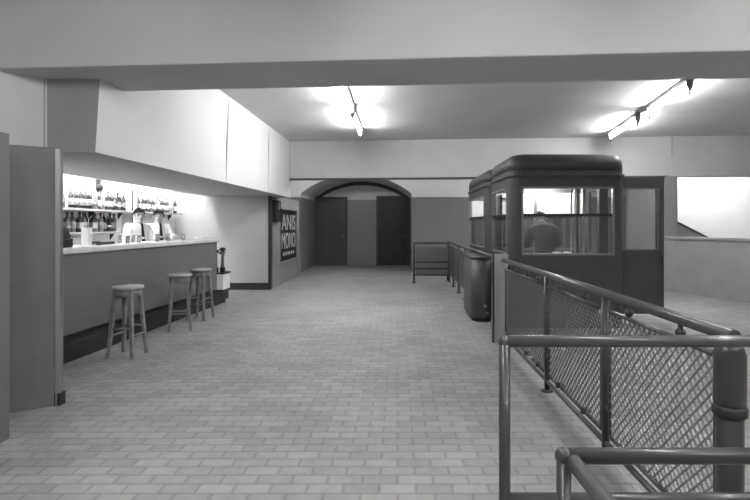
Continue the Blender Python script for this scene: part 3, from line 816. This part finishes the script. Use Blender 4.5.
    if not tie: V.append((Nt+(Nt-Nk)*.3,(.075,.078))); E.append((3,len(V)-1))
    b = MB(); b.mesh_from(skin(V,E)); jk = b.build('jacket',jacket,t,world=False)
    if tie:
        fw = Vector((0,-1,0))
        b = MB().add([Nk+Vector(q_) for q_ in ((-.018,-.104,-.005),(.018,-.104,-.005),(.014,-.125,-.04),(-.014,-.125,-.04),(-.03,-.158,-.3),(.03,-.158,-.3),(0,-.155,-.34))],
                     [[0,1,2,3],[3,2,5,4],[4,5,6]])
        o = b.build('tie','tie',t,world=False); so = o.modifiers.new('thick','SOLIDIFY'); so.thickness = .012; so.offset = 0
    V, E = torso(.014, False, True, False); V = V[:2]+V[4:]; E = [(0,1)]+[(0,2),(2,3),(3,4),(4,5),(0,6),(6,7),(7,8),(8,9)]
    b = MB(); b.mesh_from(skin(V,E)); b.build('trousers','trousers',t,world=False)
    for sd in (-1,1):
        f = lambda k: Vector((J[k][0]*sd,J[k][1],J[k][2])) if k+str(sd) not in J else Vector(J[k+str(sd)])
        A = f('ankle'); MB().sphere((A.x,A.y-.07,A.z-.03),(.045,.14,.045)).build('shoe','shoe',t,world=False)
    return t
base = dict(pelvis=(0,0,.93), waist=(0,0,1.08), chest=(0,-.005,1.33), neck=(0,.005,1.48), nape=(0,-.012,1.515), head=(0,-.035,1.595),
            shoulder=(.165,0,1.415), elbow=(.235,-.06,1.14), wrist=(.17,-.27,1.26), handdir=Vector((-.1,-1,-.12)).normalized(),
            hip=(.09,0,.9), knee=(.1,-.02,.5), ankle=(.1,0,.08))
# facing the hall and the camera
J1 = dict(base); J1['headdir'] = Vector((-.35,-1,-.12)).normalized(); J1['headup'] = (Vector((0,0,1))-J1['headdir']*J1['headdir'].z).normalized()
person((-4.28,8.22,0), math.radians(62), 'bartender in a white jacket and dark tie behind the counter, nearer the camera', J1, 'coat', True)
J2 = dict(base); J2['elbow'] = (.25,-.08,1.13); J2['headdir'] = Vector((-.5,-1,-.05)).normalized(); J2['headup'] = (Vector((0,0,1))-J2['headdir']*J2['headdir'].z).normalized()
person((-4.29,8.93,0), math.radians(48), 'dark-haired bartender in a white jacket and tie, farther along the counter', J2, 'coat', True)
# clerk, seated with the back to the window, head bowed
hd = Vector((0,-.8,-.6)).normalized(); hu = Vector((0,-.6,.8)).normalized()
JC = dict(pelvis=(0,0,.82), waist=(0,-.01,.97), chest=(0,-.06,1.18), neck=(0,-.12,1.33), nape=(0,-.18,1.36), head=(0,-.25,1.42),
          shoulder=(.17,-.09,1.235), elbow=(.25,-.2,1.03), wrist=(.13,-.42,1.05), handdir=Vector((-.2,-1,-.1)).normalized(),
          hip=(.1,-.02,.8), knee=(.13,-.42,.78), ankle=(.13,-.4,.34), headdir=hd, headup=hu)
person((2.27,7.72,.12), PI, 'clerk in a dark jacket seated in the nearer booth, seen from behind with head bowed', JC, 'cloth', False)
t = thing('clerk_stool', 'high stool under the clerk in the nearer booth', 'stool', (2.27,7.7,.12))
MB().lathe([(.0,.63),(.17,.63),(.17,.67),(.0,.675)],(2.27,7.7,.12),20).build('seat','wood',t)
for k in range(4):
    a = PI/4+PI/2*k; MB().cyl((2.27+.19*math.cos(a),7.7+.19*math.sin(a),.12),(2.27+.12*math.cos(a),7.7+.12*math.sin(a),.75),.015,n=8).build('leg','wood',t)

# ------------------------------------------------------------------ sign and small box on the sign wall
t = thing('wall_sign_board', 'framed black sign with large white letters on the grey wall', 'sign', (-2.86,13,.56))
y0, y1, z0, z1 = 12.0, 13.95, .56, 1.84
MB().box(-2.86,-2.83,y0,y1,z0,z1).build('board','signface',t)
MB().box(-2.86,-2.82,y0-.07,y0,z0-.07,z1+.07).box(-2.86,-2.82,y1,y1+.07,z0-.07,z1+.07).box(-2.86,-2.82,y0,y1,z1,z1+.07).box(-2.86,-2.82,y0,y1,z0-.07,z0).build('frame','signframe',t)
def lettering(txt, cy, cz, height, width):
    cu = bpy.data.curves.new('lettering','FONT'); cu.body = txt; cu.align_x = 'CENTER'; cu.align_y = 'CENTER'; cu.size = 1; cu.extrude = .004; cu.offset = .0
    o = bpy.data.objects.new('tmp',cu); C.objects.link(o)
    dg = bpy.context.evaluated_depsgraph_get(); me = bpy.data.meshes.new_from_object(o.evaluated_get(dg)); bpy.data.objects.remove(o)
    xs = [v.co.x for v in me.vertices]; yy = [v.co.y for v in me.vertices]
    sx = width/(max(xs)-min(xs)); sy = height/(max(yy)-min(yy)); mx = (max(xs)+min(xs))/2; my = (max(yy)+min(yy))/2
    b = MB(); b.add([(-2.828+v.co.z, cy+(v.co.x-mx)*sx, cz+(v.co.y-my)*sy) for v in me.vertices],[list(p.vertices) for p in me.polygons])
    b.build('lettering','signtext',t)
lettering('ANIS', 12.97, 1.52, .4, 1.6)
lettering('MONO', 12.97, 1.05, .4, 1.6)
b = MB()
for k in range(5):
    yc = 12.4+.28*k
    b.sphere((-2.826,yc,.73),(.004,.1,.05),12,6)
b.build('ornament','signtext',t)
t = thing('wall_box', 'small dark box high on the grey wall beside the bar corner', 'box', (-2.86,11.55,1.5))
MB().box(-2.86,-2.76,11.37,11.82,1.52,2.02).build('case','black',t,bevel=.01)
MB().box(-2.76,-2.75,11.58,11.64,1.8,1.98).build('pale_slot','signframe',t)

# ------------------------------------------------------------------ camera and world
cam = bpy.data.cameras.new('camera'); co = bpy.data.objects.new('camera', cam); C.objects.link(co)
cam.sensor_width = 36; cam.sensor_fit = 'HORIZONTAL'; cam.lens = 36*500/750
cam.shift_x = -23/750; cam.shift_y = -25/750
co.location = (0,0,H); co.rotation_euler = (PI/2,0,0); cam.clip_start = .05
sc.camera = co
w = bpy.data.worlds.new('world'); sc.world = w; w.use_nodes = True
w.node_tree.nodes['Background'].inputs[0].default_value = (.5,.5,.5,1); w.node_tree.nodes['Background'].inputs[1].default_value = .05
sc.view_settings.view_transform = 'Standard'; sc.view_settings.look = 'None'; sc.view_settings.gamma = 1; sc.view_settings.use_curve_mapping = False
sc.view_settings.exposure = 2.68
sc.cycles.use_denoising = True
sc.cycles.max_bounces = 8; sc.cycles.diffuse_bounces = 6; sc.cycles.transparent_max_bounces = 24
